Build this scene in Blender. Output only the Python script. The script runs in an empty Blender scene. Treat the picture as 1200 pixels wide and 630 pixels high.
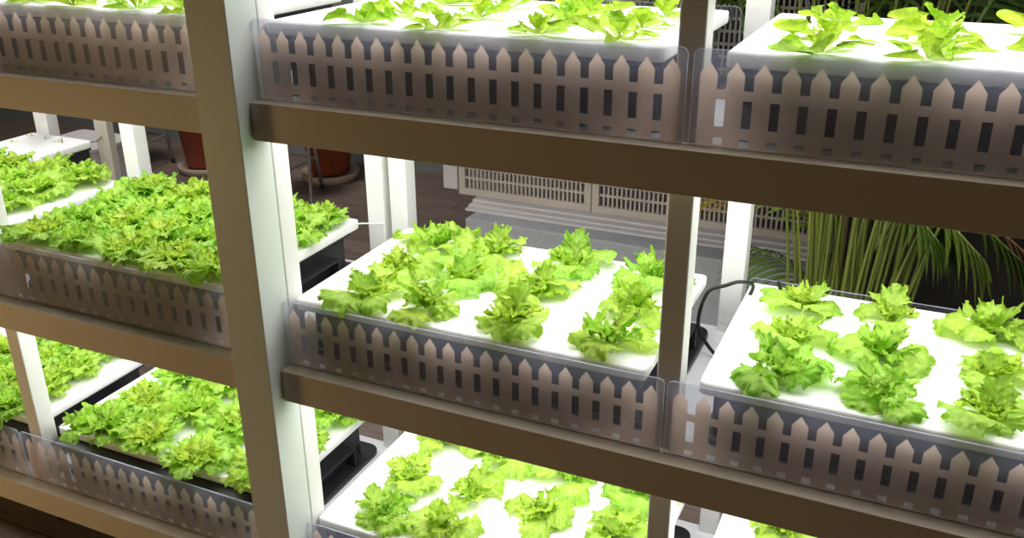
import bpy, math, random
from math import sin, cos, pi, radians, sqrt, atan2
from mathutils import Vector, Matrix, noise as mnoise

scene = bpy.context.scene
COL = scene.collection
rnd = random.Random(7)

# ------------------------------------------------------------------ materials
def nmat(name):
    m = bpy.data.materials.new(name); m.use_nodes = True
    nt = m.node_tree
    for n in list(nt.nodes): nt.nodes.remove(n)
    out = nt.nodes.new('ShaderNodeOutputMaterial')
    return m, nt, out
def N(nt, t, **kw):
    n = nt.nodes.new(t)
    for k, v in kw.items(): setattr(n, k, v)
    return n
def noise_color(nt, c1, c2, scale=12, detail=5, stretch=None, coord='Object'):
    tc = N(nt, 'ShaderNodeTexCoord'); no = N(nt, 'ShaderNodeTexNoise')
    no.inputs['Scale'].default_value = scale; no.inputs['Detail'].default_value = detail
    if stretch:
        mp = N(nt, 'ShaderNodeMapping'); mp.inputs['Scale'].default_value = stretch
        nt.links.new(tc.outputs[coord], mp.inputs[0]); nt.links.new(mp.outputs[0], no.inputs['Vector'])
    else:
        nt.links.new(tc.outputs[coord], no.inputs['Vector'])
    rp = N(nt, 'ShaderNodeValToRGB')
    rp.color_ramp.elements[0].position = .3; rp.color_ramp.elements[1].position = .7
    rp.color_ramp.elements[0].color = (*c1, 1); rp.color_ramp.elements[1].color = (*c2, 1)
    nt.links.new(no.outputs['Fac'], rp.inputs[0])
    return rp, no
def plain(name, c1, c2=None, rough=.5, metal=0, scale=12, bump=0, stretch=None, spec=.5):
    m, nt, out = nmat(name)
    b = N(nt, 'ShaderNodeBsdfPrincipled')
    b.inputs['Roughness'].default_value = rough; b.inputs['Metallic'].default_value = metal
    b.inputs['Specular IOR Level'].default_value = spec
    rp, no = noise_color(nt, c1, c2 or tuple(x*.94 for x in c1), scale, stretch=stretch)
    nt.links.new(rp.outputs[0], b.inputs['Base Color'])
    if bump:
        bp = N(nt, 'ShaderNodeBump'); bp.inputs['Strength'].default_value = bump; bp.inputs['Distance'].default_value = .002
        nt.links.new(no.outputs['Fac'], bp.inputs['Height']); nt.links.new(bp.outputs[0], b.inputs['Normal'])
    nt.links.new(b.outputs[0], out.inputs[0])
    return m

M = {}
M['mint'] = plain('mint_paint', (.70, .76, .71), (.73, .79, .74), .45, scale=4)
M['beam'] = plain('beige_paint', (.58, .50, .39), (.61, .53, .42), .5, scale=5)
M['white'] = plain('white_powder_coat', (.80, .80, .78), (.83, .83, .81), .42, scale=6)
M['shelf'] = plain('shelf_coat', (.78, .78, .82), (.82, .82, .85), .4, scale=9)
m, nt, out = nmat('foam')
b = N(nt, 'ShaderNodeBsdfPrincipled'); b.inputs['Roughness'].default_value = .8; b.inputs['Specular IOR Level'].default_value = .2
b.inputs['Subsurface Weight'].default_value = 1; b.inputs['Subsurface Radius'].default_value = (1, 1, 1); b.inputs['Subsurface Scale'].default_value = .02
rp, no = noise_color(nt, (.92, .92, .93), (.94, .94, .95), 60)
nt.links.new(rp.outputs[0], b.inputs['Base Color']); nt.links.new(b.outputs[0], out.inputs[0]); M['foam'] = m
M['tank'] = plain('black_plastic', (.012, .012, .015), (.02, .02, .024), .45, scale=20)
M['rubber'] = plain('black_rubber', (.012, .012, .012), (.018, .018, .018), .5)
M['kerb'] = plain('grey_render', (.28, .29, .31), (.33, .34, .36), .85, scale=30, bump=.3)
M['sill'] = plain('sill_aluminium', (.46, .44, .45), (.53, .51, .51), .55, scale=8, stretch=(1, 14, 14))
M['lattice'] = plain('beige_plastic', (.40, .35, .305), (.45, .40, .35), .5, scale=9)
M['dark'] = plain('dark_wall_paint', (.085, .095, .095), (.11, .12, .12), .7, scale=3)
M['wallgrey'] = plain('wall_paint_grey_green', (.17, .195, .195), (.20, .225, .22), .7, scale=3)
M['darkbrown'] = plain('near_black_brown', (.012, .009, .008), (.02, .016, .014), .75, scale=6, stretch=(8, 8, 1))  # near-black brown, faintly streaked along the height
M['terracotta'] = plain('terracotta', (.36, .075, .03), (.42, .095, .04), .6, scale=7)
M['saucer'] = plain('stone_ring', (.36, .27, .21), (.42, .33, .26), .7)
M['steel'] = plain('brushed_steel', (.45, .45, .45), (.55, .55, .55), .35, .8, scale=30)
M['greymetal'] = plain('galvanised_angle', (.42, .38, .33), (.50, .45, .39), .5, .1, scale=16)
M['bin'] = plain('pale_plastic', (.55, .54, .56), (.60, .59, .60), .5)
M['soil'] = plain('soil', (.05, .032, .02), (.09, .06, .04), .95, scale=50, bump=.8)
M['potgrey'] = plain('grey_pot', (.05, .048, .045), (.07, .066, .06), .7)
M['backing'] = plain('void_backing', (.012, .011, .013), (.035, .031, .035), .8, scale=3)  # near-black colour stands for the unlit void behind the lattice
M['brace'] = plain('pale_brace', (.26, .235, .245), (.30, .275, .285), .6)

# wood plank floor
m, nt, out = nmat('floor_planks')
b = N(nt, 'ShaderNodeBsdfPrincipled'); b.inputs['Roughness'].default_value = .55
tc = N(nt, 'ShaderNodeTexCoord'); br = N(nt, 'ShaderNodeTexBrick')
br.inputs['Scale'].default_value = 1.0; br.inputs['Brick Width'].default_value = 1.2; br.inputs['Row Height'].default_value = .16
br.inputs['Mortar Size'].default_value = .003; br.inputs['Color1'].default_value = (.15, .118, .10, 1); br.inputs['Color2'].default_value = (.19, .15, .13, 1)
br.inputs['Mortar'].default_value = (.05, .034, .025, 1); br.offset = .37
nt.links.new(tc.outputs['Object'], br.inputs['Vector'])
rp, no = noise_color(nt, (.65, .62, .6), (1.15, 1.1, 1.05), 6, 8, (2, 18, 1))
mx = N(nt, 'ShaderNodeMix', data_type='RGBA', blend_type='MULTIPLY'); mx.inputs[0].default_value = .9
nt.links.new(br.outputs['Color'], mx.inputs[6]); nt.links.new(rp.outputs[0], mx.inputs[7])
nt.links.new(mx.outputs[2], b.inputs['Base Color']); nt.links.new(b.outputs[0], out.inputs[0]); M['floor'] = m

# clear, faintly hazed acrylic
def acrylic(name, haze, tint=(.95, .955, .97), streak=None):
    m, nt, out = nmat(name)
    tr = N(nt, 'ShaderNodeBsdfTransparent'); tr.inputs[0].default_value = (*tint, 1)
    df = N(nt, 'ShaderNodeBsdfDiffuse'); df.inputs[0].default_value = (.66, .70, .88, 1)
    tl = N(nt, 'ShaderNodeBsdfTranslucent'); tl.inputs[0].default_value = (.66, .70, .92, 1)
    a = N(nt, 'ShaderNodeMixShader'); a.inputs[0].default_value = .55
    nt.links.new(df.outputs[0], a.inputs[1]); nt.links.new(tl.outputs[0], a.inputs[2])
    tc = N(nt, 'ShaderNodeTexCoord'); no = N(nt, 'ShaderNodeTexNoise'); no.inputs['Scale'].default_value = 22; no.inputs['Detail'].default_value = 6
    if streak:
        mp = N(nt, 'ShaderNodeMapping'); mp.inputs['Scale'].default_value = streak; no.inputs['Scale'].default_value = 55
        nt.links.new(tc.outputs['Object'], mp.inputs[0]); nt.links.new(mp.outputs[0], no.inputs['Vector'])
    else: nt.links.new(tc.outputs['Object'], no.inputs['Vector'])
    mr = N(nt, 'ShaderNodeMapRange'); mr.inputs[1].default_value = .3; mr.inputs[2].default_value = .75
    mr.inputs[3].default_value = haze*.7; mr.inputs[4].default_value = haze*1.35
    nt.links.new(no.outputs['Fac'], mr.inputs[0])
    b = N(nt, 'ShaderNodeMixShader'); nt.links.new(mr.outputs[0], b.inputs[0])
    nt.links.new(tr.outputs[0], b.inputs[1]); nt.links.new(a.outputs[0], b.inputs[2])
    gl = N(nt, 'ShaderNodeBsdfGlossy'); gl.inputs['Roughness'].default_value = .2
    c = N(nt, 'ShaderNodeMixShader'); c.inputs[0].default_value = .018
    nt.links.new(b.outputs[0], c.inputs[1]); nt.links.new(gl.outputs[0], c.inputs[2])
    nt.links.new(c.outputs[0], out.inputs[0]); return m
M['acrylic'] = acrylic('hazed_acrylic', .15)
M['fogged'] = acrylic('fogged_acrylic', .19, streak=(1, 1, .22))
M['edge'] = acrylic('acrylic_cut_edge', .75)
M['glass'] = acrylic('clear_acrylic', .02)

# translucent taupe print of the picket fence
m, nt, out = nmat('taupe_print')
df = N(nt, 'ShaderNodeBsdfDiffuse'); tl = N(nt, 'ShaderNodeBsdfTranslucent')
rp, no = noise_color(nt, (.88, .675, .535), (.91, .71, .57), 7)
nt.links.new(rp.outputs[0], df.inputs[0]); nt.links.new(rp.outputs[0], tl.inputs[0])
a = N(nt, 'ShaderNodeMixShader'); a.inputs[0].default_value = .86
nt.links.new(df.outputs[0], a.inputs[1]); nt.links.new(tl.outputs[0], a.inputs[2]); nt.links.new(a.outputs[0], out.inputs[0]); M['print'] = m

# leaf materials (UV.x runs base to tip, UV.y across)
def leafmat(name, c0, c1, c2, fleck=None, trans=.42, vein=.28):
    m, nt, out = nmat(name)
    uv = N(nt, 'ShaderNodeUVMap'); sp = N(nt, 'ShaderNodeSeparateXYZ'); nt.links.new(uv.outputs[0], sp.inputs[0])
    rp = N(nt, 'ShaderNodeValToRGB'); e = rp.color_ramp.elements
    e[0].position = 0; e[0].color = (*c0, 1); e[1].position = .42; e[1].color = (*c1, 1)
    k = e.new(1.0); k.color = (*c2, 1)
    nt.links.new(sp.outputs[0], rp.inputs[0])
    tc = N(nt, 'ShaderNodeTexCoord'); no = N(nt, 'ShaderNodeTexNoise'); no.inputs['Scale'].default_value = 75; no.inputs['Detail'].default_value = 8
    nt.links.new(tc.outputs['Object'], no.inputs['Vector'])
    oi = N(nt, 'ShaderNodeObjectInfo')
    hs = N(nt, 'ShaderNodeHueSaturation')
    mh = N(nt, 'ShaderNodeMapRange'); mh.inputs[3].default_value = .482; mh.inputs[4].default_value = .512
    mv = N(nt, 'ShaderNodeMapRange'); mv.inputs[1].default_value = .25; mv.inputs[2].default_value = .75; mv.inputs[3].default_value = .72; mv.inputs[4].default_value = 1.22
    nt.links.new(oi.outputs['Random'], mh.inputs[0]); nt.links.new(no.outputs['Fac'], mv.inputs[0])
    nt.links.new(mh.outputs[0], hs.inputs['Hue']); nt.links.new(mv.outputs[0], hs.inputs['Value']); nt.links.new(rp.outputs[0], hs.inputs['Color'])
    # veins: pale midrib and side veins fanning out
    ab = N(nt, 'ShaderNodeMath', operation='SUBTRACT'); ab.inputs[1].default_value = .5; nt.links.new(sp.outputs[1], ab.inputs[0])
    ab2 = N(nt, 'ShaderNodeMath', operation='ABSOLUTE'); nt.links.new(ab.outputs[0], ab2.inputs[0])
    s1 = N(nt, 'ShaderNodeMath', operation='MULTIPLY_ADD'); s1.inputs[1].default_value = 26.; nt.links.new(sp.outputs[0], s1.inputs[0])
    s2 = N(nt, 'ShaderNodeMath', operation='MULTIPLY'); s2.inputs[1].default_value = -26.; nt.links.new(ab2.outputs[0], s2.inputs[0])
    nt.links.new(s2.outputs[0], s1.inputs[2])
    sn = N(nt, 'ShaderNodeMath', operation='SINE'); nt.links.new(s1.outputs[0], sn.inputs[0])
    vr = N(nt, 'ShaderNodeMapRange'); vr.inputs[1].default_value = .8; vr.inputs[2].default_value = 1.; vr.inputs[3].default_value = 0; vr.inputs[4].default_value = vein
    nt.links.new(sn.outputs[0], vr.inputs[0])
    mid = N(nt, 'ShaderNodeMapRange'); mid.inputs[1].default_value = .0; mid.inputs[2].default_value = .05; mid.inputs[3].default_value = vein*1.3; mid.inputs[4].default_value = 0
    nt.links.new(ab2.outputs[0], mid.inputs[0])
    mxm = N(nt, 'ShaderNodeMath', operation='MAXIMUM'); nt.links.new(vr.outputs[0], mxm.inputs[0]); nt.links.new(mid.outputs[0], mxm.inputs[1])
    mix = N(nt, 'ShaderNodeMix', data_type='RGBA'); mix.inputs[7].default_value = (.66, .80, .30, 1)
    nt.links.new(mxm.outputs[0], mix.inputs[0]); nt.links.new(hs.outputs[0], mix.inputs[6])
    col = mix.outputs[2]
    if fleck:
        n2 = N(nt, 'ShaderNodeTexNoise'); n2.inputs['Scale'].default_value = 130; n2.inputs['Detail'].default_value = 3
        nt.links.new(tc.outputs['Object'], n2.inputs['Vector'])
        fr = N(nt, 'ShaderNodeMapRange'); fr.inputs[1].default_value = .56; fr.inputs[2].default_value = .68; fr.inputs[3].default_value = 0; fr.inputs[4].default_value = .33
        nt.links.new(n2.outputs['Fac'], fr.inputs[0])
        mf = N(nt, 'ShaderNodeMix', data_type='RGBA'); mf.inputs[7].default_value = (*fleck, 1)
        nt.links.new(fr.outputs[0], mf.inputs[0]); nt.links.new(col, mf.inputs[6]); col = mf.outputs[2]
    b = N(nt, 'ShaderNodeBsdfPrincipled'); b.inputs['Roughness'].default_value = .42; b.inputs['Specular IOR Level'].default_value = .35
    bp = N(nt, 'ShaderNodeBump'); bp.inputs['Strength'].default_value = .55; bp.inputs['Distance'].default_value = .0035
    ad = N(nt, 'ShaderNodeMath', operation='MULTIPLY_ADD'); ad.inputs[1].default_value = .35; nt.links.new(sn.outputs[0], ad.inputs[0]); nt.links.new(no.outputs['Fac'], ad.inputs[2])
    nt.links.new(ad.outputs[0], bp.inputs['Height']); nt.links.new(bp.outputs[0], b.inputs['Normal'])
    tl = N(nt, 'ShaderNodeBsdfTranslucent'); nt.links.new(col, tl.inputs[0]); nt.links.new(col, b.inputs['Base Color'])
    ms = N(nt, 'ShaderNodeMixShader'); ms.inputs[0].default_value = trans
    nt.links.new(b.outputs[0], ms.inputs[1]); nt.links.new(tl.outputs[0], ms.inputs[2]); nt.links.new(ms.outputs[0], out.inputs[0])
    return m
M['leaf'] = leafmat('lettuce_leaf', (.70, .84, .40), (.51, .75, .11), (.32, .59, .05), trans=.46)
M['heart'] = leafmat('lettuce_heart', (.74, .86, .34), (.56, .80, .10), (.40, .68, .05), (.44, .42, .08), trans=.45)
M['young'] = leafmat('young_leaf', (.66, .80, .26), (.48, .72, .05), (.36, .62, .025), vein=.2, trans=.42)
M['palm'] = leafmat('palm_leaflet', (.09, .16, .02), (.06, .14, .018), (.075, .15, .02), trans=.25, vein=.12)
M['palmyellow'] = leafmat('palm_leaflet_yellowed', (.42, .34, .05), (.40, .30, .03), (.38, .20, .03), trans=.3, vein=.12)
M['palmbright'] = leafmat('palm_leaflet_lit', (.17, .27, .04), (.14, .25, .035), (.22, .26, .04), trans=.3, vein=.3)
M['palmbrown'] = leafmat('palm_leaflet_dry', (.20, .10, .05), (.22, .09, .05), (.17, .08, .05), trans=.2, vein=.1)
M['cane'] = plain('palm_cane', (.075, .12, .015), (.20, .22, .035), .5, scale=14, stretch=(1, 1, .2))
M['fibre'] = plain('palm_fibre', (.14, .085, .05), (.26, .17, .10), .95, scale=40, bump=1, stretch=(4, 4, .6))

def emission(name, c, s):
    m, nt, out = nmat(name)
    e = N(nt, 'ShaderNodeEmission'); e.inputs[0].default_value = (*c, 1); e.inputs[1].default_value = s
    nt.links.new(e.outputs[0], out.inputs[0]); return m
M['led'] = emission('led_diffuser', (1, .985, .97), 5.0)

# ------------------------------------------------------------------ mesh building
class MB:
    def __init__(s): s.v = []; s.f = []; s.uv = []; s.has = False
    def poly(s, pts, y):
        o = len(s.v); s.v += [(x, y, z) for x, z in pts]; s.f.append(tuple(o+i for i in range(len(pts)))); return s
    def box(s, x0, x1, y0, y1, z0, z1, mtx=None):
        o = len(s.v)
        P = [(x0,y0,z0),(x1,y0,z0),(x1,y1,z0),(x0,y1,z0),(x0,y0,z1),(x1,y0,z1),(x1,y1,z1),(x0,y1,z1)]
        if mtx: P = [tuple(mtx @ Vector(p)) for p in P]
        s.v += P
        s.f += [tuple(o+i for i in q) for q in ((0,3,2,1),(4,5,6,7),(0,1,5,4),(1,2,6,5),(2,3,7,6),(3,0,4,7))]
        return s
    def prism(s, pts, y0, y1):          # polygon in x,z extruded along y
        o = len(s.v); n = len(pts)
        s.v += [(x,y0,z) for x,z in pts] + [(x,y1,z) for x,z in pts]
        s.f.append(tuple(o+i for i in range(n))); s.f.append(tuple(o+n+i for i in reversed(range(n))))
        for i in range(n):
            j = (i+1) % n; s.f.append((o+i, o+n+i, o+n+j, o+j))
        return s
    def slab(s, pts, z0, z1):           # polygon in x,y extruded along z
        o = len(s.v); n = len(pts)
        s.v += [(x,y,z0) for x,y in pts] + [(x,y,z1) for x,y in pts]
        s.f.append(tuple(o+i for i in reversed(range(n)))); s.f.append(tuple(o+n+i for i in range(n)))
        for i in range(n):
            j = (i+1) % n; s.f.append((o+i, o+j, o+n+j, o+n+i))
        return s
    def tube(s, pts, r, n=10, cap=True):
        pts = [Vector(p) for p in pts]; o = len(s.v); up = Vector((.31, .2, .93))
        for i, p in enumerate(pts):
            t = (pts[min(i+1, len(pts)-1)] - pts[max(i-1, 0)]).normalized()
            a = t.cross(up); a = a if a.length > 1e-4 else t.cross(Vector((1,0,0))); a.normalize(); b = t.cross(a)
            rr = r[i] if isinstance(r, (list, tuple)) else r
            for k in range(n):
                q = p + a*cos(2*pi*k/n)*rr + b*sin(2*pi*k/n)*rr; s.v.append(tuple(q))
        for i in range(len(pts)-1):
            for k in range(n):
                k2 = (k+1) % n; s.f.append((o+i*n+k, o+i*n+k2, o+(i+1)*n+k2, o+(i+1)*n+k))
        if cap:
            s.f.append(tuple(o+k for k in reversed(range(n)))); s.f.append(tuple(o+(len(pts)-1)*n+k for k in range(n)))
        return s
    def lathe(s, prof, n=32, c=(0,0,0)):
        o = len(s.v); m_ = len(prof)
        for r, z in prof:
            for k in range(n): s.v.append((c[0]+r*cos(2*pi*k/n), c[1]+r*sin(2*pi*k/n), c[2]+z))
        for i in range(m_-1):
            for k in range(n):
                k2 = (k+1) % n; s.f.append((o+i*n+k, o+i*n+k2, o+(i+1)*n+k2, o+(i+1)*n+k))
        return s
    def grid(s, rows, uvs):             # rows of points
        o = len(s.v); nu = len(rows); nv = len(rows[0]); s.has = True
        while len(s.uv) < o: s.uv.append((.5, .3))
        for r, q in zip(rows, uvs): s.v += [tuple(p) for p in r]; s.uv += q
        for i in range(nu-1):
            for j in range(nv-1): s.f.append((o+i*nv+j, o+i*nv+j+1, o+(i+1)*nv+j+1, o+(i+1)*nv+j))
        return s
    def build(s, name, mat, parent=None, smooth=False, bevel=0, seg=2):
        me = bpy.data.meshes.new(name); me.from_pydata(s.v, [], s.f); me.update()
        if s.has:
            while len(s.uv) < len(s.v): s.uv.append((.5, .3))
            ul = me.uv_layers.new(name='UVMap')
            for l in me.loops: ul.data[l.index].uv = s.uv[l.vertex_index]
        me.materials.append(mat)
        if smooth: me.polygons.foreach_set('use_smooth', [True]*len(me.polygons))
        o = bpy.data.objects.new(name, me); COL.objects.link(o)
        if parent: o.parent = parent
        if bevel:
            bm_ = o.modifiers.new('bevel', 'BEVEL'); bm_.width = bevel; bm_.segments = seg; bm_.limit_method = 'ANGLE'
        return o
def _edged(s, name, mat, parent=None):
    o = s.build(name, mat, parent); o.data.materials.append(M['edge'])
    for p in o.data.polygons:
        if len(p.vertices) == 4 and abs(p.normal.y) < .5: p.material_index = 1
    return o
MB.edged = _edged
def tag(o, label=None, cat=None, group=None, kind=None):
    if label: o['label'] = label
    if cat: o['category'] = cat
    if group: o['group'] = group
    if kind: o['kind'] = kind
    return o
def thing(name, label, cat, loc=(0,0,0), group=None, rz=0):
    o = bpy.data.objects.new(name, None); COL.objects.link(o); o.location = loc; o.rotation_euler = (0,0,rz)
    o.empty_display_size = .05
    return tag(o, label, cat, group)
def copy_tree(o, parent=None):
    c = o.copy(); COL.objects.link(c)
    if parent: c.parent = parent
    for ch in o.children: copy_tree(ch, c)
    return c
def rrect(x0, x1, z0, z1, r, corners=(1,1,1,1), n=5):   # bl, br, tr, tl
    pts = []
    for (cx, cz, a0, on) in ((x0+r, z0+r, pi, corners[0]), (x1-r, z0+r, 1.5*pi, corners[1]), (x1-r, z1-r, 0, corners[2]), (x0+r, z1-r, .5*pi, corners[3])):
        if on: pts += [(cx+r*cos(a0+k*pi/2/n), cz+r*sin(a0+k*pi/2/n)) for k in range(n+1)]
        else: pts.append((x0 if cx < (x0+x1)/2 else x1, z0 if cz < (z0+z1)/2 else z1))
    return pts

FLOOR = -.76
TIER = {'top': .6, 'middle': 0.0, 'bottom': -.593}
ROOF = 1.2
BH = .0765            # front beam height
FT = .148             # foam top above the shelf

# ------------------------------------------------------------------ setting
tag(MB().box(-9, 6, -4.5, 5.2, FLOOR-.05, FLOOR).build('floor', M['floor']), 'dark brown plank floor under the racks', 'floor', kind='structure')
tag(MB().box(-9, -.56, 3.62, 3.75, FLOOR, 2.4).build('wall_back', M['wallgrey']), 'dark grey wall far behind the racks', 'wall', kind='structure')
tag(MB().box(1.0, 6, 1.76, 1.86, FLOOR, 2.4).build('wall_right', M['darkbrown']), 'near black wall behind the palm', 'wall', kind='structure')  # partition added as a near-black backdrop to the palm
kerb = MB().box(-.62, .71, -.0, .33, FLOOR, -.187).build('trim_1', M['kerb'], bevel=.004)
kerb.location = (.30, 1.5, 0); kerb.rotation_euler = (0, 0, radians(-1.6))
tag(kerb, 'low grey rendered kerb wall behind the middle trays', 'kerb', kind='structure')
sl = MB().box(-.36, .995, 1.595, 1.80, -.187, -.178).box(-.36, .995, 1.625, 1.80, -.178, -.170).box(-.36, .995, 1.66, 1.80, -.170, -.160)
tag(sl.build('trim_2', M['sill'], bevel=.002), 'pale stepped sill under the lattice screens', 'sill', kind='structure')
pil = MB().box(-.52, -.455, 1.72, 1.80, -.15, 1.15).box(-.452, -.447, 1.735, 1.80, -.15, 1.15)
tag(pil.build('trim_3', M['sill'], bevel=.002), 'pale vertical channel left of the lattice screens', 'channel', kind='structure')

# lattice screens
def lattice(x0, x1, z0, z1, y, label):
    t = thing('lattice_screen', label, 'screen', ((x0+x1)/2, y, z0), 'beige lattice screens behind the racks')
    w = (x1-x0)/2; h = z1-z0; fr = .028
    f = MB().box(-w, w, 0, .022, 0, fr).box(-w, w, 0, .022, h-fr, h).box(-w, -w+fr, 0, .022, fr, h-fr).box(w-fr, w, 0, .022, fr, h-fr)
    f.build('screen_frame', M['lattice'], t, bevel=.002)
    l = MB(); p = .0168; n = int((2*w-2*fr)/p); p = (2*w-2*fr)/n
    for i in range(1, n): x = -w+fr+i*p; l.box(x-.0033, x+.0033, .006, .016, fr, h-fr)
    k = int((h-2*fr)/.041); q = (h-2*fr)/k
    for i in range(1, k): z = fr+i*q; l.box(-w+fr, w-fr, .0075, .0145, z-.0045, z+.0045)
    l.build('lattice_grid', M['lattice'], t)
    return t
lattice(-.440, .1185, -.160, 1.02, 1.70, 'beige plastic lattice screen at the left end of the row')
lattice(.1215, .680, -.160, 1.02, 1.70, 'beige plastic lattice screen seen directly left of the middle post')
lattice(.683, .99, -.160, 1.02, 1.70, 'beige plastic lattice screen behind the palm fronds')
tag(MB().box(-.5, .995, 2.12, 2.16, FLOOR, 1.6).build('wall_back.001', M['backing']), 'near black sheet standing in for the unlit void behind the lattice', 'wall', kind='structure')  # added sheet, darkness of the void is in its colour
br_ = thing('diagonal_brace', 'pale diagonal bracing seen through the lattice screens', 'brace', (0, 1.9, 0))
for i, (xa, xb) in enumerate(((-.36, -.05), (.16, -.08), (.02, .26), (.48, .20), (.30, .58), (.80, .52))):
    MB().tube([(xa, 0, -.16), (xb, 0.004*i, .30)], .017, 6).build('brace_bar', M['brace'], br_)
MB().box(-.5, 1.15, .04, .06, -.21, -.085).build('base_rail', M['brace'], br_, bevel=.002)
MB().box(.02, .13, .035, .06, -.2, .6).box(.42, .50, .035, .06, -.2, .6).build('upright_rail', M['brace'], br_, bevel=.002)

# ------------------------------------------------------------------ racks
def post(x0, x1, y0, y1, z0, z1, name, mat, parent, bevel=.003):
    return MB().box(x0, x1, y0, y1, z0, z1).build(name, mat, parent, bevel=bevel)
def caster(parent, x, y, top):
    c = MB().box(x-.022, x+.022, y-.022, y+.022, top-.008, top).box(x-.016, x-.012, y-.016, y+.016, top-.05, top-.008).box(x+.012, x+.016, y-.016, y+.016, top-.05, top-.008)
    o = c.build('caster', M['steel'], parent, bevel=.001)
    w = MB()
    for xx in (-.011, .011): pass
    ring = [(0, 0)]
    R_ = top-.008-FLOOR; R_ = min(.022, R_/2)
    pts = [(y+R_*cos(2*pi*k/20), FLOOR+R_+R_*sin(2*pi*k/20)) for k in range(20)]
    oo = len(w.v); w.v += [(x-.011, a, b) for a, b in pts] + [(x+.011, a, b) for a, b in pts]
    w.f.append(tuple(range(20))); w.f.append(tuple(20+i for i in reversed(range(20))))
    for i in range(20): j = (i+1) % 20; w.f.append((i, 20+i, 20+j, j))
    w.build('wheel', M['rubber'], o, bevel=.002)
def rack(label, xb0, xb1, fposts, bposts):
    t = thing('grow_rack', label, 'rack', (0, 0, 0))
    for nm, z in list(TIER.items())+[('roof', ROOF)]:
        MB().box(xb0, xb1, 0, .05, z-BH, z).build('front_beam', M['beam'], t, bevel=.0012)
        MB().box(xb0+.004, xb1-.004, .0505, .615, z-.022, z-.002).build('shelf', M['shelf'], t, bevel=.002)
    for x0, x1 in fposts:
        post(x0, x1, .054, .106, FLOOR+.085, 1.24, 'front_post', M['white'], t); caster(t, (x0+x1)/2, .08, FLOOR+.085)
    for x0, x1 in bposts:
        post(x0, x1, .588, .64, FLOOR+.085, 1.24, 'back_post', M['white'], t); caster(t, (x0+x1)/2, .614, FLOOR+.085)
    return t
# one continuous run of shelving on each side of the mint post
rack('white and beige shelf rack right of the thick mint post', 0.001, 1.86, [(-.045, -.0005), (.836, .881), (1.77, 1.815)], [(-.062, -.010), (.838, .890), (1.78, 1.83)])
rack('white and beige shelf rack left of the thick mint post', -2.0, -.101, [(-.100, -.0555), (-.977, -.931), (-1.93, -1.884)], [(-.136, -.084), (-1.012, -.958), (-1.96, -1.91)])
mp = thing('upright_post', 'thick mint painted post between the two racks, nearest the viewer', 'post', (-.05, .009, FLOOR))
MB().box(-.0495, .0495, -.0455, .0425, 0.012, 2.05).build('post_body', M['mint'], mp, bevel=.002)
MB().box(-.0495, .0495, -.052, .038, 0, .012).build('base_plate', M['mint'], mp, bevel=.002)

# grow lights under every shelf
BAYS = {'far left': (-1.815, -1.010), 'left': (-.925, -.149), 'centre': (.004, .811), 'right': (.912, 1.715)}
def grow_light(bay, tier):
    x0, x1 = {'far left': (-1.83, -1.015), 'left': (-.928, -.142), 'centre': (.003, .832), 'right': (.884, 1.76)}[bay]; z = {'top': ROOF, 'middle': .6, 'bottom': 0}[tier]
    t = thing('grow_light', f'flat white LED grow light above the {tier} tray of the {bay} bay', 'grow light', ((x0+x1)/2, .315, z-.0225), 'grow lights under the shelves')
    w = (x1-x0)/2
    MB().box(-w, w, -.2635, .265, -.018, 0).build('housing', M['white'], t, bevel=.003)
    d = MB(); d.v = [(-w+.006, -.259, -.0188), (w-.006, -.259, -.0188), (w-.006, .255, -.0188), (-w+.006, .255, -.0188)]; d.f = [(0, 3, 2, 1)]
    d.build('diffuser', M['led'], t)
for b_ in BAYS:
    for t_ in TIER:
        if (b_, t_) == ('far left', 'top'): continue
        grow_light(b_, t_)

# ------------------------------------------------------------------ tanks and foam boards
GX = (.147, .315, .503, .703); GY = (.135, .295, .465)
def tank(bay, tier):
    x0, x1 = BAYS[bay]; z = TIER[tier]; w = (x1-x0)/2-.012
    t = thing('water_tank', f'black plastic water tank under the {tier} foam board of the {bay} bay', 'tank', ((x0+x1)/2, .30, z-.001), 'black water tanks')
    rf = -.235 if tier == 'bottom' and 'left' in bay else -.200
    b = MB().box(-w+.01, w-.01, -.196, .222, .004, .112)
    b.build('tank_body', M['tank'], t, bevel=.008)
    MB().box(-w, w, rf, .236, .111, .1215).build('rim', M['tank'], t, bevel=.003)
    MB().slab(rrect(-w-.007, w+.03, -.205, .268, .035), 0, .016).build('foot_flange', M['tank'], t, bevel=.003)
    for s in (1,):
        xo, xi = s*(w+.021), s*(w-.012)
        a, c = min(xo, xi), max(xo, xi)
        h = MB().box(a, c, -.15, -.142, .016, .078).box(a, c, .142, .15, .016, .078).box(a, c, -.142, .142, .07, .078)
        h.build('side_socket', M['tank'], t, bevel=.0015)
    return t
def board(bay, tier, label):
    x0, x1 = BAYS[bay]; z = TIER[tier]
    t = thing('foam_board', label, 'foam board', ((x0+x1)/2, .309, z+.1226), 'white foam planting boards')
    w = (x1-x0)/2
    MB().slab(rrect(-w, w, -.205 if tier == 'bottom' and 'left' in bay else -.242, .258, .012), 0, .0254).build('board', M['foam'], t, bevel=.004, seg=3)
    return t
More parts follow.
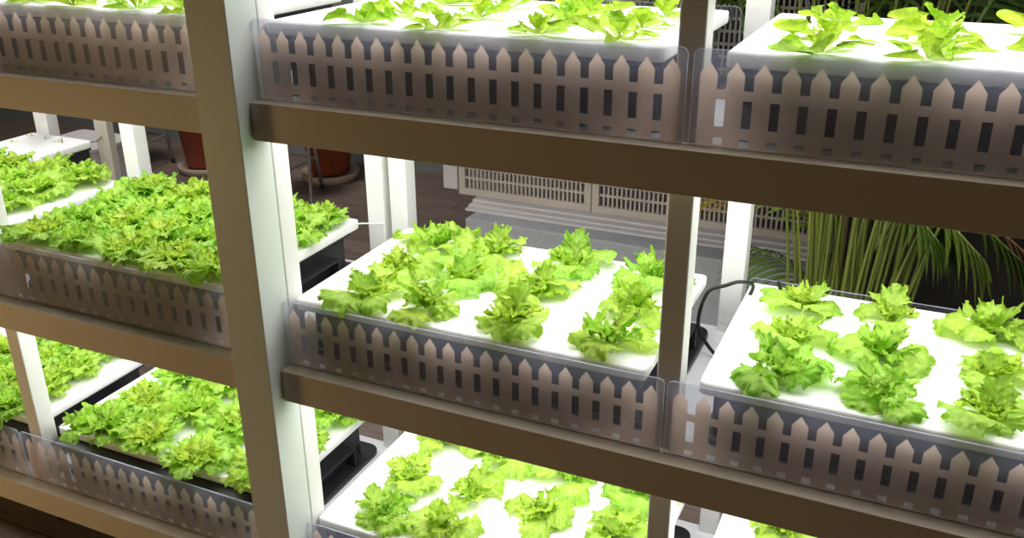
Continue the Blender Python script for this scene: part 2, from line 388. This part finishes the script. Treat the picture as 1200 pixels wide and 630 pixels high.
desc = {('far left','middle'):'white foam board crowded with frilly lettuce, farthest left on the middle shelf',
 ('left','middle'):'white foam board packed with frilly lettuce, middle shelf, left of the thick post',
 ('centre','middle'):'white foam board holding twelve lettuces at the middle of the picture',
 ('right','middle'):'white foam board with widely spaced lettuces, middle shelf at the right',
 ('far left','bottom'):'white foam board of dense lettuce at the lower left corner behind the thin post',
 ('left','bottom'):'white foam board of lettuce on the bottom shelf, left of the thick post',
 ('centre','bottom'):'white foam board of lettuce on the bottom shelf, right of the thick post',
 ('right','bottom'):'white foam board barely seen at the bottom edge, right of the middle post',
 ('left','top'):'white foam board with young lettuce at the upper left corner',
 ('centre','top'):'white foam board with young lettuce on the top shelf, right of the thick post',
 ('right','top'):'white foam board with young lettuce on the top shelf at the upper right'}
for (b_, t_), l_ in desc.items(): board(b_, t_, l_); tank(b_, t_)

# ------------------------------------------------------------------ picket fence panels
PH = .1565
def panel(x0, x1, tier, label, n=20, corners=(0,0,1,1), pane='acrylic'):
    w = (x1-x0)/2; z = TIER[tier]
    t = thing('fence_panel', label, 'panel', ((x0+x1)/2, .0335, z), 'acrylic picket fence panels')
    MB().prism(rrect(-w, w, 0, PH, .011, corners), 0, .0045).edged('acrylic_pane', M[pane], t)
    h = PH; g = .011; p = (2*w-2*g)/(n-.345) ; pw = p*.655
    b = MB(); yp = .0050
    Z0, Z1, Z2, Z3, Z4, Z5, Z6 = .0008, .004, .0155, .034, .078, .094, .118
    tip = .1375
    xs = [-w+g+i*p for i in range(n)]
    for i, x in enumerate(xs):
        b.poly([(x, Z0), (x+pw, Z0), (x+pw, Z6), (x+pw/2, tip), (x, Z6)], yp)
        if i < n-1:
            xa, xb = x+pw, xs[i+1]
            b.poly([(xa, Z2), (xb, Z2), (xb, Z3), (xa, Z3)], yp)
            b.poly([(xa, Z4), (xb, Z4), (xb, Z5), (xa, Z5)], yp)
            b.poly([(xa, Z0), (xb, Z0), (xb, Z1), (xa, Z1)], yp)
    o = b.build('picket_print', M['print'], t)
    tag(o, 'taupe picket fence print')
    return t
panel(-1.885, -.999, 'middle', 'picket fence panel on the middle shelf cut by the left picture edge', pane='fogged')
panel(-.993, -.106, 'middle', 'hazy picket fence panel on the middle shelf, left of the thick post', pane='fogged')
panel(-.003, .8565, 'middle', 'picket fence panel on the middle shelf below the central lettuce board')
panel(.863, 1.725, 'middle', 'picket fence panel on the middle shelf at the lower right', )
panel(-.993, -.106, 'top', 'picket fence panel on the top shelf at the upper left')
panel(-.003, .8590, 'top', 'picket fence panel on the top shelf between thick post and middle post')
panel(.869, 1.731, 'top', 'picket fence panel on the top shelf at the upper right')
panel(-1.885, -.999, 'bottom', 'picket fence panel on the bottom shelf left of the panel seam', pane='fogged')
panel(-.993, -.106, 'bottom', 'hazy picket fence panel on the bottom shelf, left of the thick post', pane='fogged')
panel(-.003, .8565, 'bottom', 'picket fence panel corner on the bottom shelf, right of the thick post')

# clear back guards on the right bay
def guard(x0, x1, tier, label):
    t = MB().prism(rrect(x0, x1, TIER[tier]-.002, TIER[tier]+.155, .012, (0,0,1,1)), .574, .579).edged('back_guard', M['glass'])
    tag(t, label, 'guard', 'clear back guards')
guard(.905, 1.74, 'middle', 'clear acrylic guard behind the right middle lettuce board')
guard(.02, .832, 'top', 'clear acrylic guard behind the top centre lettuce board')

# ------------------------------------------------------------------ lettuce
def sstep(a, b, x):
    t = max(0., min(1., (x-a)/(b-a))); return t*t*(3-2*t)
def leaf(mb, r, az, L, W, t0, t1, amp, freq, rad0=.006, z0=.0, nu=15, nv=15, pet=.14, cup=.25, jag=.08, round_=.2, twist=0., fringe=.45, warp=1.):
    ca, sa = cos(az), sin(az)
    ph = [r.uniform(0, 6.28) for _ in range(4)]; rows = []; uvs = []
    fj = freq*r.uniform(.85, 1.15)
    rho, z = rad0, z0; prev = 0
    for i in range(nu):
        u = i/(nu-1); th = radians(t0 + (t1-t0)*u**1.15)
        if i: rho += cos(th)*L*(u-prev); z += sin(th)*L*(u-prev); prev = u
        w = W*(pet + (1-pet)*sstep(.08, .72, u))
        row = []; uv = []
        for j in range(nv):
            v = -1+2*j/(nv-1)
            ang = atan2(v*W, (u-.38)*L)
            edge = max(abs(v)**2.0*sstep(.12, .6, u), sstep(.62, 1, u)*(.45+.55*abs(v)))
            jj = 1 + jag*edge*(sin(fj*1.9*ang+ph[2]) + .6*sin(fj*3.3*ang+ph[3]) + fringe*1.1*sin(6.1*fj*ang+ph[0]))
            lat = v*w*jj*sqrt(max(.12, 1-.5*sstep(.72, 1., u)*abs(v)**1.5))
            back = round_*L*(abs(v)**2)*sstep(.35, 1, u)
            ax = -back + (jj-1)*L*.5*sstep(.7, 1, u)
            dn = amp*edge*(sin(fj*ang+ph[0]) + .55*sin(2.1*fj*ang+ph[1]) + fringe*sin(4.7*fj*ang+ph[3]+u*5)) + cup*w*(v*v) + .06*amp*sin(18*u+ph[1])*(1-edge)
            # curl sideways: narrower seen from above when cupped
            lat *= 1-.18*abs(cup)*v*v
            tw = twist*u; lat2 = lat*cos(tw) - dn*sin(tw); dn2 = lat*sin(tw) + dn*cos(tw)
            a_ = rho + ax*cos(th) - dn2*sin(th); zz = z + ax*sin(th) + dn2*cos(th)
            nz = mnoise.noise(Vector((a_*ca - lat2*sa, a_*sa + lat2*ca, zz))*42 + Vector((ph[0]*9, ph[1]*9, ph[2]*9)))
            n2 = mnoise.noise(Vector((a_*ca - lat2*sa, a_*sa + lat2*ca, zz))*110 + Vector((ph[1]*9, ph[3]*9, ph[0]*9)))
            zz += (nz*.010 + n2*.0035)*u*warp; a_ += nz*.006*u*warp; lat2 += n2*.005*u*warp
            zz = max(zz, .0012 + .001*abs(v))
            row.append((a_*ca - lat2*sa, a_*sa + lat2*ca, zz)); uv.append((u, (v+1)/2))
        rows.append(row); uvs.append(uv)
    mb.grid(rows, uvs)
def lettuce_proto(seed, fine):
    r = random.Random(seed)
    t = thing('lettuce', 'green lettuce', 'lettuce')
    o = MB(); a0 = r.uniform(0, 6.28)
    if fine:
        k = 9
        for i in range(k):
            s = r.uniform(.85, 1.15)
            leaf(o, r, a0+i*2*pi/k+r.uniform(-.28, .28), .092*s, .043*s, r.uniform(42, 66), r.uniform(-45, 5), .0085, 7, nu=25, nv=35, cup=r.uniform(-.3, .3), jag=.13, twist=r.uniform(-.4, .4))
    else:
        k = r.choice((3, 4, 4, 5))
        for i in range(k):
            s = r.uniform(.66, 1.28)
            leaf(o, r, a0+i*2*pi/k+r.uniform(-.75, .75), 0.094*s, .050*s*r.uniform(.9, 1.15), r.uniform(48, 70), r.uniform(-85, -30), .0075, 5.5, nu=25, nv=35,
                 cup=r.uniform(-.5, .1), jag=.10, twist=r.uniform(-.55, .55), pet=.16)
        if r.random() < .8:      # one leaf standing up
            leaf(o, r, r.uniform(0, 6.28), .086, .037, r.uniform(60, 76), r.uniform(30, 78), .0065, 5.5, nu=23, nv=33, cup=.3, jag=.15, twist=r.uniform(-.5, .5))
    o.build('outer_leaves', M['leaf'], t, smooth=True)
    h = MB(); k = 5 if not fine else 12
    for i in range(k):
        s = r.uniform(.8, 1.2)
        leaf(h, r, a0+i*2.4+r.uniform(-.3, .3), .062*s, .028*s, r.uniform(52, 80), r.uniform(-15, 45), .0078, 7.5, rad0=.003, nu=19, nv=29, cup=r.uniform(-.1, .35), jag=.2, twist=r.uniform(-.5, .5))
    for i in range(7):
        leaf(h, r, a0+1+i*2.4, r.uniform(.030, .045), .015, r.uniform(62, 88), r.uniform(25, 70), .006, 8, rad0=.002, nu=11, nv=15, cup=.3, jag=.25)
    q = h.build('heart_leaves', M['heart'], t, smooth=True); tag(q, 'finely curled yellow green heart leaves')
    return t
def young_proto(seed):
    r = random.Random(seed)
    t = thing('young_lettuce', 'young lettuce', 'lettuce')
    o = MB(); k = r.choice((5, 6, 6)); a0 = r.uniform(0, 6.28)
    for i in range(k):
        s = r.uniform(.75, 1.2)
        leaf(o, r, a0+i*2*pi/k+r.uniform(-.5, .5), .074*s, .0205*s, r.uniform(6, 32), r.uniform(-18, 20), .0022, 3.2, nu=15, nv=13, cup=r.uniform(.1, .7), jag=.04, fringe=0, warp=.5, pet=.25, round_=.45, twist=r.uniform(-.6, .6))
    o.build('outer_leaves', M['young'], t, smooth=True)
    h = MB()
    for i in range(4):
        leaf(h, r, a0+i*2.2, r.uniform(.032, .05), .015, r.uniform(55, 80), r.uniform(25, 70), .003, 5, rad0=.003, nu=12, nv=13, cup=.4, jag=.06, fringe=0)
    h.build('heart_leaves', M['young'], t, smooth=True)
    return t
BROAD = [lettuce_proto(100+i, False) for i in range(9)]
FINE = [lettuce_proto(200+i, True) for i in range(7)]
YOUNG = [young_proto(300+i) for i in range(8)]
used = set()
def put(protos, idx, x, y, z, rz, sc, label, group):
    p = protos[idx % len(protos)]
    if p.name in used: p = copy_tree(p)
    else: used.add(p.name)
    p.location = (x, y, z+.1485); p.rotation_euler = (0, 0, rz); p.scale = (sc, sc, sc*rnd.uniform(.9, 1.1))
    tag(p, label, 'lettuce', group)
rowname3 = ('front row', 'middle row', 'back row'); rowname4 = ('front row', 'second row', 'third row', 'back row')
colname = ('leftmost', 'second from left', 'third from left', 'rightmost'); col5 = ('leftmost', 'second from left', 'third from left', 'fourth from left', 'rightmost')
def field(protos, bay, tier, xs, ys, kindword, where, sc, jit=.012, skip=()):
    cn = colname if len(xs) == 4 else col5; rn = rowname3 if len(ys) == 3 else rowname4
    for j, y in enumerate(ys):
        for i, x in enumerate(xs):
            if (i, j) in skip: continue
            put(protos, rnd.randrange(99), BAYS[bay][0]+x+rnd.uniform(-jit, jit), y+rnd.uniform(-jit, jit), TIER[tier], rnd.uniform(0, 6.28), sc*rnd.uniform(.92, 1.08),
                f'{kindword} on {where}, {rn[j]}, {cn[i]}', f'lettuce on {where}')
field(BROAD, 'centre', 'middle', GX, GY, 'broad leaved lettuce', 'central middle board', 1.04)
field(BROAD, 'right', 'middle', (.136, .305, .487, .66), GY, 'broad leaved lettuce', 'right middle board', .97, skip=((3, 0), (3, 1), (3, 2)))
field(BROAD, 'centre', 'bottom', GX, GY, 'broad leaved lettuce', 'central bottom board', 1.05, skip=((2, 0), (3, 0)))
field(BROAD, 'right', 'bottom', GX, GY, 'broad leaved lettuce', 'right bottom board', 1.0, skip=tuple((i, 0) for i in range(4))+tuple((i, 1) for i in range(1, 4))+((2, 2), (3, 2)))
X5 = (.115, .25, .40, .55, .70); Y4 = (.11, .235, .365, .49)
field(FINE, 'left', 'middle', X5, Y4, 'finely curled lettuce', 'left middle board', 1.0, skip=())
field(FINE, 'left', 'bottom', GX, GY, 'finely curled lettuce', 'left bottom board', 1.12)
field(FINE, 'far left', 'middle', X5, Y4, 'finely curled lettuce', 'far left middle board', 1.0, skip=tuple((i, j) for i in (0,) for j in range(4)))
field(FINE, 'far left', 'bottom', X5, Y4, 'finely curled lettuce', 'far left bottom board', 1.02, skip=tuple((i, j) for i in (0, 1) for j in range(4)))
field(YOUNG, 'centre', 'top', (.205, .375, .555, .72), (.11, .255, .41), 'young pale lettuce', 'top centre board', 1.0)
field(YOUNG, 'right', 'top', (.136, .305, .487, .66), (.115, .255, .41), 'young pale lettuce', 'top right board', 1.1, skip=((3, 0), (3, 1), (3, 2)))
field(YOUNG, 'left', 'top', X5, (.10, .235, .37), 'young pale lettuce', 'top left board', 1.0, skip=tuple((i, 2) for i in range(5))+((0, 0), (0, 1)))

for p in BROAD+FINE+YOUNG:
    if p.name not in used:
        for c in list(p.children): bpy.data.objects.remove(c)
        bpy.data.objects.remove(p)

# small black feed tubes stuck in the boards
for x, y, z, l in ((.086, .487, FT, 'short black tube stuck in the central middle board near its back left corner'), (.988, .488, FT, 'short black tube stuck in the right middle board near its back left corner'), (.986, .44, .6+FT, 'short black tube stuck in the top right board')):
    t = thing('feed_tube', l, 'tube', (x, y, z-.0005), 'black feed tubes')
    MB().tube([(0, 0, 0), (-.002, .001, .03), (-.008, .001, .044)], .0042, 10).build('tube_body', M['rubber'], t, smooth=False)
    MB().tube([(0, 0, 0), (0, 0, .003)], .0065, 12).build('collar', M['rubber'], t)

def bez(pts, n=14):     # catmull-rom
    P = [Vector(p) for p in pts]; P = [P[0]*2-P[1]] + P + [P[-1]*2-P[-2]]; out = []
    for i in range(1, len(P)-2):
        for k in range(n):
            t = k/n
            out.append(.5*((2*P[i]) + (-P[i-1]+P[i+1])*t + (2*P[i-1]-5*P[i]+4*P[i+1]-P[i+2])*t*t + (-P[i-1]+3*P[i]-3*P[i+1]+P[i+2])*t**3))
    out.append(P[-2]); return out
tag(MB().tube(bez([(.905, .50, .105), (.928, .49, .170), (.905, .46, .190), (.875, .45, .180), (.838, .45, .158), (.822, .45, .095), (.830, .45, .052), (.868, .45, .006), (.905, .44, .004)]), .0042, 8).build('power_cable', M['rubber'], smooth=True),
    'black cable looping between the central and right middle trays', 'cable')
tag(MB().tube(bez([(-.151, .54, .142), (-.128, .56, .141), (-.085, .584, .139)]), .0022, 8).build('thin_pipe', M['white'], smooth=True), 'thin white line from left middle board to the back post', 'pipe')

# ------------------------------------------------------------------ seedling rack behind at far left
sr = thing('seedling_rack', 'narrow rack with seedling board behind the far left bay', 'rack', (-1.63, .8, 0))
for x, y, nm, mt in ((.155, .10, 'angle_post', 'greymetal'),):
    MB().box(x, x+.035, y, y+.004, FLOOR, 1.0).box(x+.035, x+.06, y, y+.03, FLOOR, 1.0).build(nm, M[mt], sr, bevel=.001)
MB().box(-.148, -.083, .10, .15, FLOOR, 1.0).build('white_post', M['white'], sr, bevel=.003)
MB().box(-.16, .16, -.14, .10, -.02, 0).build('shelf', M['shelf'], sr, bevel=.002)
sb = thing('foam_board', 'nearly bare foam board with tiny seedlings at the far upper left', 'foam board', (-1.63, .78, .1226), 'white foam planting boards')
MB().slab(rrect(-.15, .147, -.13, .11, .015), 0, .0254).build('board', M['foam'], sb, bevel=.005, seg=3)
st = thing('water_tank', 'black water tank under the bare seedling board at far left', 'tank', (-1.63, .78, .001), 'black water tanks')
MB().box(-.138, .135, -.12, .10, .0, .112).build('tank_body', M['tank'], st, bevel=.006); MB().box(-.142, .139, -.124, .104, .112, .1212).build('rim', M['tank'], st, bevel=.002)
for i, (x, y, l) in enumerate(((-1.735, .84, 'tiny green seedling left on the bare foam board'), (-1.645, .835, 'tiny seedling in the middle of the bare foam board'), (-1.575, .82, 'tiny seedling beside the thin wire on the bare foam board'), (-1.72, .755, 'tiny seedling nearest the front of the bare foam board'))):
    r = random.Random(900+i); s = MB()
    for k in range(3): leaf(s, r, k*2.1+i, .016, .005, 35, 5, .001, 3, rad0=.001, nu=6, nv=5, cup=.3, jag=0, warp=0)
    o = s.build('seedling', M['leaf'], smooth=True); o.location = (x, y, .1485); tag(o, l, 'seedling', 'seedlings on the bare board')
tag(MB().tube([(-1.553, .82, .148), (-1.556, .822, .166)], .0016, 6).build('wire_stub', M['rubber']), 'thin dark wire standing in the bare foam board', 'wire')
tag(MB().tube(bez([(-1.482, .88, .144), (-1.455, .885, .15), (-1.44, .895, .165)]), .0016, 6).build('thin_cable', M['rubber'], smooth=True), 'thin grey cable from the bare board to the angle post', 'cable')

# ------------------------------------------------------------------ background objects on the floor
def pot(x, y, R0, R1, H, label):
    t = thing('plant_pot', label, 'pot', (x, y, FLOOR), 'terracotta pots')
    MB().lathe([(0, .05), (R0, .05), (R0+(R1-R0)*.85, H*.85), (R1+.012, H*.85), (R1+.016, H), (R1-.01, H), (R1-.02, H-.03)], 40).build('pot_body', M['terracotta'], t, smooth=True)
    MB().lathe([(0, .001), (R0+.05, .001), (R0+.062, .05), (R0+.045, .052), (R0+.02, .02), (0, .02)], 40).build('saucer', M['saucer'], t, smooth=True)
    MB().lathe([(R1-.018, H-.03), (R1*.6, H-.02), (0, H-.025)], 32).build('soil', M['soil'], t, smooth=True)
pot(-2.20, 3.28, .125, .175, .42, 'big terracotta pot on the floor, right of the thick post')
pot(-3.04, 3.10, .13, .17, .42, 'red pot half hidden behind the left edge of the thick post')
def stool(x, y, rz, label):
    t = thing('metal_stool', label, 'stool', (x, y, FLOOR), 'thin legged metal stools', rz)
    for a in (1, -1):
        for b in (1, -1):
            l = MB().tube([(a*.15, b*.15, .003), (a*.11, b*.11, .60)], .011, 10).build('leg', M['steel'], t, smooth=True)
            MB().tube([(a*.1505, b*.1505, 0), (a*.1485, b*.1485, .03)], .014, 10).build('foot_cap', M['rubber'], l)
    ring = [(.137, .137), (-.137, .137), (-.137, -.137), (.137, -.137), (.137, .137)]
    MB().tube([(p[0], p[1], .2) for p in ring], .007, 8).build('foot_ring', M['steel'], t)
    MB().lathe([(0, .60), (.17, .60), (.178, .61), (.178, .625), (.165, .635), (0, .637)], 32).build('seat', M['dark'], t, smooth=True)
stool(-2.262, 2.91, 0, 'thin legged metal stool half hidden behind the thick post, beside the terracotta pot')
stool(-3.49, 2.96, .2, 'thin legged metal stool behind the white back post at left')
ps = thing('pole_stand', 'thin upright metal pole in front of the terracotta pot', 'pole', (-1.87, 2.62, FLOOR))
MB().lathe([(0, 0), (.075, 0), (.075, .008), (.02, .016), (0, .016)], 28).build('base', M['steel'], ps, smooth=True)
MB().tube([(0, 0, .014), (.022, .02, 1.1)], .0105, 12).build('pole', M['steel'], ps, smooth=True)
bn = thing('storage_bin', 'pale plastic bin on the floor behind the far left rack', 'bin', (-3.05, 2.2, FLOOR))
MB().slab(rrect(-.2, .2, -.15, .15, .04), .035, .40).build('bin_body', M['bin'], bn, bevel=.01)
MB().slab(rrect(-.23, .23, -.18, .18, .05), 0, .035).build('bin_base', M['bin'], bn, bevel=.006)
MB().slab(rrect(-.21, .21, -.16, .16, .045), .40, .43).build('bin_lid', M['bin'], bn, bevel=.008)

# ------------------------------------------------------------------ palm
PB = Vector((1.09, 1.17, FLOOR))
pm = thing('potted_palm', 'tall green cane palm standing behind the right middle tray', 'palm', tuple(PB))
MB().lathe([(0, 0), (.15, 0), (.19, .26), (.205, .26), (.205, .29), (.18, .29), (.175, .25)], 36).build('pot', M['potgrey'], pm, smooth=True)
MB().lathe([(.178, .25), (.1, .265), (0, .262)], 32).build('soil', M['soil'], pm, smooth=True)
pr = random.Random(41)
for i, (dx, dy, h, rr) in enumerate(((-.035, .05, .74, .015), (-.005, .04, .70, .021), (.12, .05, .62, .015))):
    b = bez([(dx, dy, .25), (dx*1.05+.004, dy, .25+h*.5), (dx*1.2, dy, .25+h)], 6); n = len(b)
    MB().tube(b, [rr*(1-.35*k/(n-1))*(1+.12*sin(k*2.1)) for k in range(n)], 10).build('trunk', M['fibre'], pm, smooth=True)
def frond(base, pts, n, l0, w0, droop, mat, seed, start=.25, name='frond', spread=1.0):
    r = random.Random(seed); C_ = bez([base]+pts, 10); mb = MB(); ln = len(C_)
    mb.tube(C_, [.0055*(1-.8*k/(ln-1))+.0008 for k in range(ln)], 6)
    for k in range(n):
        f_ = start+(1-start)*k/(n-1); q = f_*(ln-1); i = min(int(q), ln-2); p = C_[i].lerp(C_[i+1], q-i)
        t = (C_[i+1]-C_[i]).normalized(); side = t.cross(Vector((0, 0, 1))); side = side.normalized() if side.length > .05 else Vector((1, 0, 0))
        for s in (-1, 1):
            L = l0*(.45+.55*sin(pi*(.15+.8*(f_-start)/(1-start))))*r.uniform(.85, 1.1); W = w0*r.uniform(.8, 1.15)
            d = (side*s*spread + t*(.5+.5*f_) + Vector((0, 0, .12))).normalized(); rows = []; uvs = []; pp = p.copy(); m_ = 9
            nrm = d.cross(t).normalized()
            for a in range(m_):
                u = a/(m_-1); ww = W*(.25+.75*sstep(0, .25, u))*(1-sstep(.55, 1.02, u)*.96)
                dd = (d + Vector((0, 0, -droop*u*1.6))).normalized()
                if a: pp = pp + dd*L/(m_-1)
                sd = dd.cross(nrm).normalized(); fold = nrm*ww*.35
                rows.append([tuple(pp-sd*ww+fold), tuple(pp), tuple(pp+sd*ww+fold)]); uvs.append([(u, .2), (u, .5), (u, .8)])
            mb.grid(rows, uvs)
    return mb.build(name, mat, pm, smooth=True)
# canes
tops = []
for i in range(60):
    a = pr.uniform(0, 6.28); q = sqrt(pr.random())*.115; dx, dy = q*cos(a)*1.15, q*sin(a)*.8-.02
    lean = pr.uniform(-.16, .16)+dx*.9; ly = pr.uniform(-.08, .10); h = pr.uniform(.95, 1.5)
    b = bez([(dx, dy, .255), (dx+lean*.35, dy+ly*.4, .25+h*.5), (dx+lean, dy+ly, .25+h)], 7); n = len(b)
    rr = 1.15*pr.choice((.004, .005, .0065, .0035, .0045)); MB().tube(b, [rr*(1-.4*k/(n-1)) for k in range(n)], 8).build('cane', M['cane'], pm, smooth=True)
    tops.append(Vector(b[-1]))
# crown: arching fronds
for i in range(20):
    b = tops[i]; a = i*2.399; e = pr.uniform(.30, .55); bz = b+Vector((0, 0, -.35))
    p1 = bz+Vector((cos(a)*e*.35, sin(a)*e*.12, .26)); p2 = bz+Vector((cos(a)*e*.8, sin(a)*e*.22, .34)); p3 = bz+Vector((cos(a)*e*1.15, sin(a)*e*.3, .18))
    frond(tuple(bz), [p1, p2, p3], 17, .26, .0075, .55, M['palm'], 500+i)
# the low frond arching left across the kerb, its yellowed neighbour, and the broad drooping leaves on the right
frond((-.06, 0, .52), [(-.10, .02, .62), (-.19, .05, .705), (-.29, .06, .735)], 13, .22, .006, .9, M['palm'], 601, start=.35)
frond((-.03, .10, .62), [(-.18, .14, .86), (-.36, .16, .87), (-.50, .17, .80)], 12, .20, .008, .35, M['palmyellow'], 602, start=.4)
frond((-.02, .02, .60), [(-.10, .05, .80), (-.17, .06, .90), (-.25, .06, .93)], 9, .2, .008, .5, M['palmbright'], 603, start=.4)
for i, (hx, hy, hz, mt, l) in enumerate(((.26, -.12, .885, 'palmbright', .20), (.16, -.10, .90, 'palmbright', .17), (.36, -.08, .87, 'palm', .18), (.40, -.05, .86, 'palmbrown', .17), (.20, -.02, .88, 'palm', .2))):
    frond((.05, 0, .80), [(hx*.5, hy*.4, hz+.12), (hx*.85, hy*.8, hz+.06), (hx+.05, hy, hz-.015)], 7, l, .0145, 1.5, M[mt], 620+i, start=.62, spread=.55)

# ------------------------------------------------------------------ light
w = bpy.data.worlds.new('World'); scene.world = w; w.use_nodes = True
bg = w.node_tree.nodes['Background']; bg.inputs[0].default_value = (1, .80, .48, 1); bg.inputs[1].default_value = .016
def area(name, loc, target, size, power, color):
    d = bpy.data.lights.new(name, 'AREA'); d.shape = 'DISK'; d.size = size; d.energy = power; d.color = color
    o = bpy.data.objects.new(name, d); COL.objects.link(o); o.location = loc
    o.rotation_euler = (Vector(target)-Vector(loc)).to_track_quat('-Z', 'Y').to_euler(); return o
area('room_lamp_left', (-3.2, -2.8, .4), (-.9, 0, -.6), 1.0, 6, (1, .67, .27))
area('room_lamp_front', (.6, -3.6, 1.9), (.4, 0, 0), .8, 1.3, (1, .66, .30))
area('low_fill_light', (-2.3, -1.5, -.25), (-.9, 0, -.5), .6, 13, (1, .70, .34))  # added low fill, brightens the lower left beams; no real lamp
area('back_fill_light', (-2.7, 2.2, 2.5), (-2.9, 3.3, -.6), .8, 62, (1, .93, .88))  # unseen fill added to lift the back wall, floor and pots

# ------------------------------------------------------------------ camera
f_px = 1085.994; yaw, pitch, roll = -.4275, .3993, .0055
cy_, sy_, cp_, sp_ = cos(yaw), sin(yaw), cos(pitch), sin(pitch)
F = Vector((sy_*cp_, cy_*cp_, -sp_)); R0 = Vector((cy_, -sy_, 0)); D0 = F.cross(R0)
Rr = R0*cos(roll) + D0*sin(roll); Dd = D0*cos(roll) - R0*sin(roll)
cam = bpy.data.cameras.new('camera'); co = bpy.data.objects.new('camera', cam); COL.objects.link(co)
cam.sensor_fit = 'HORIZONTAL'; cam.sensor_width = 36; cam.lens = 36*f_px/1200; cam.clip_start = .05; cam.clip_end = 60
mt = Matrix((( Rr.x, -Dd.x, -F.x, 1.2186), (Rr.y, -Dd.y, -F.y, -1.4320), (Rr.z, -Dd.z, -F.z, 1.0047), (0, 0, 0, 1)))
co.matrix_world = mt
scene.camera = co
vs = scene.view_settings; vs.view_transform = 'Standard'; vs.look = 'None'; vs.gamma = 1; vs.use_curve_mapping = False; vs.exposure = 0
scene.cycles.transparent_max_bounces = 16; scene.cycles.max_bounces = 12; scene.cycles.diffuse_bounces = 6
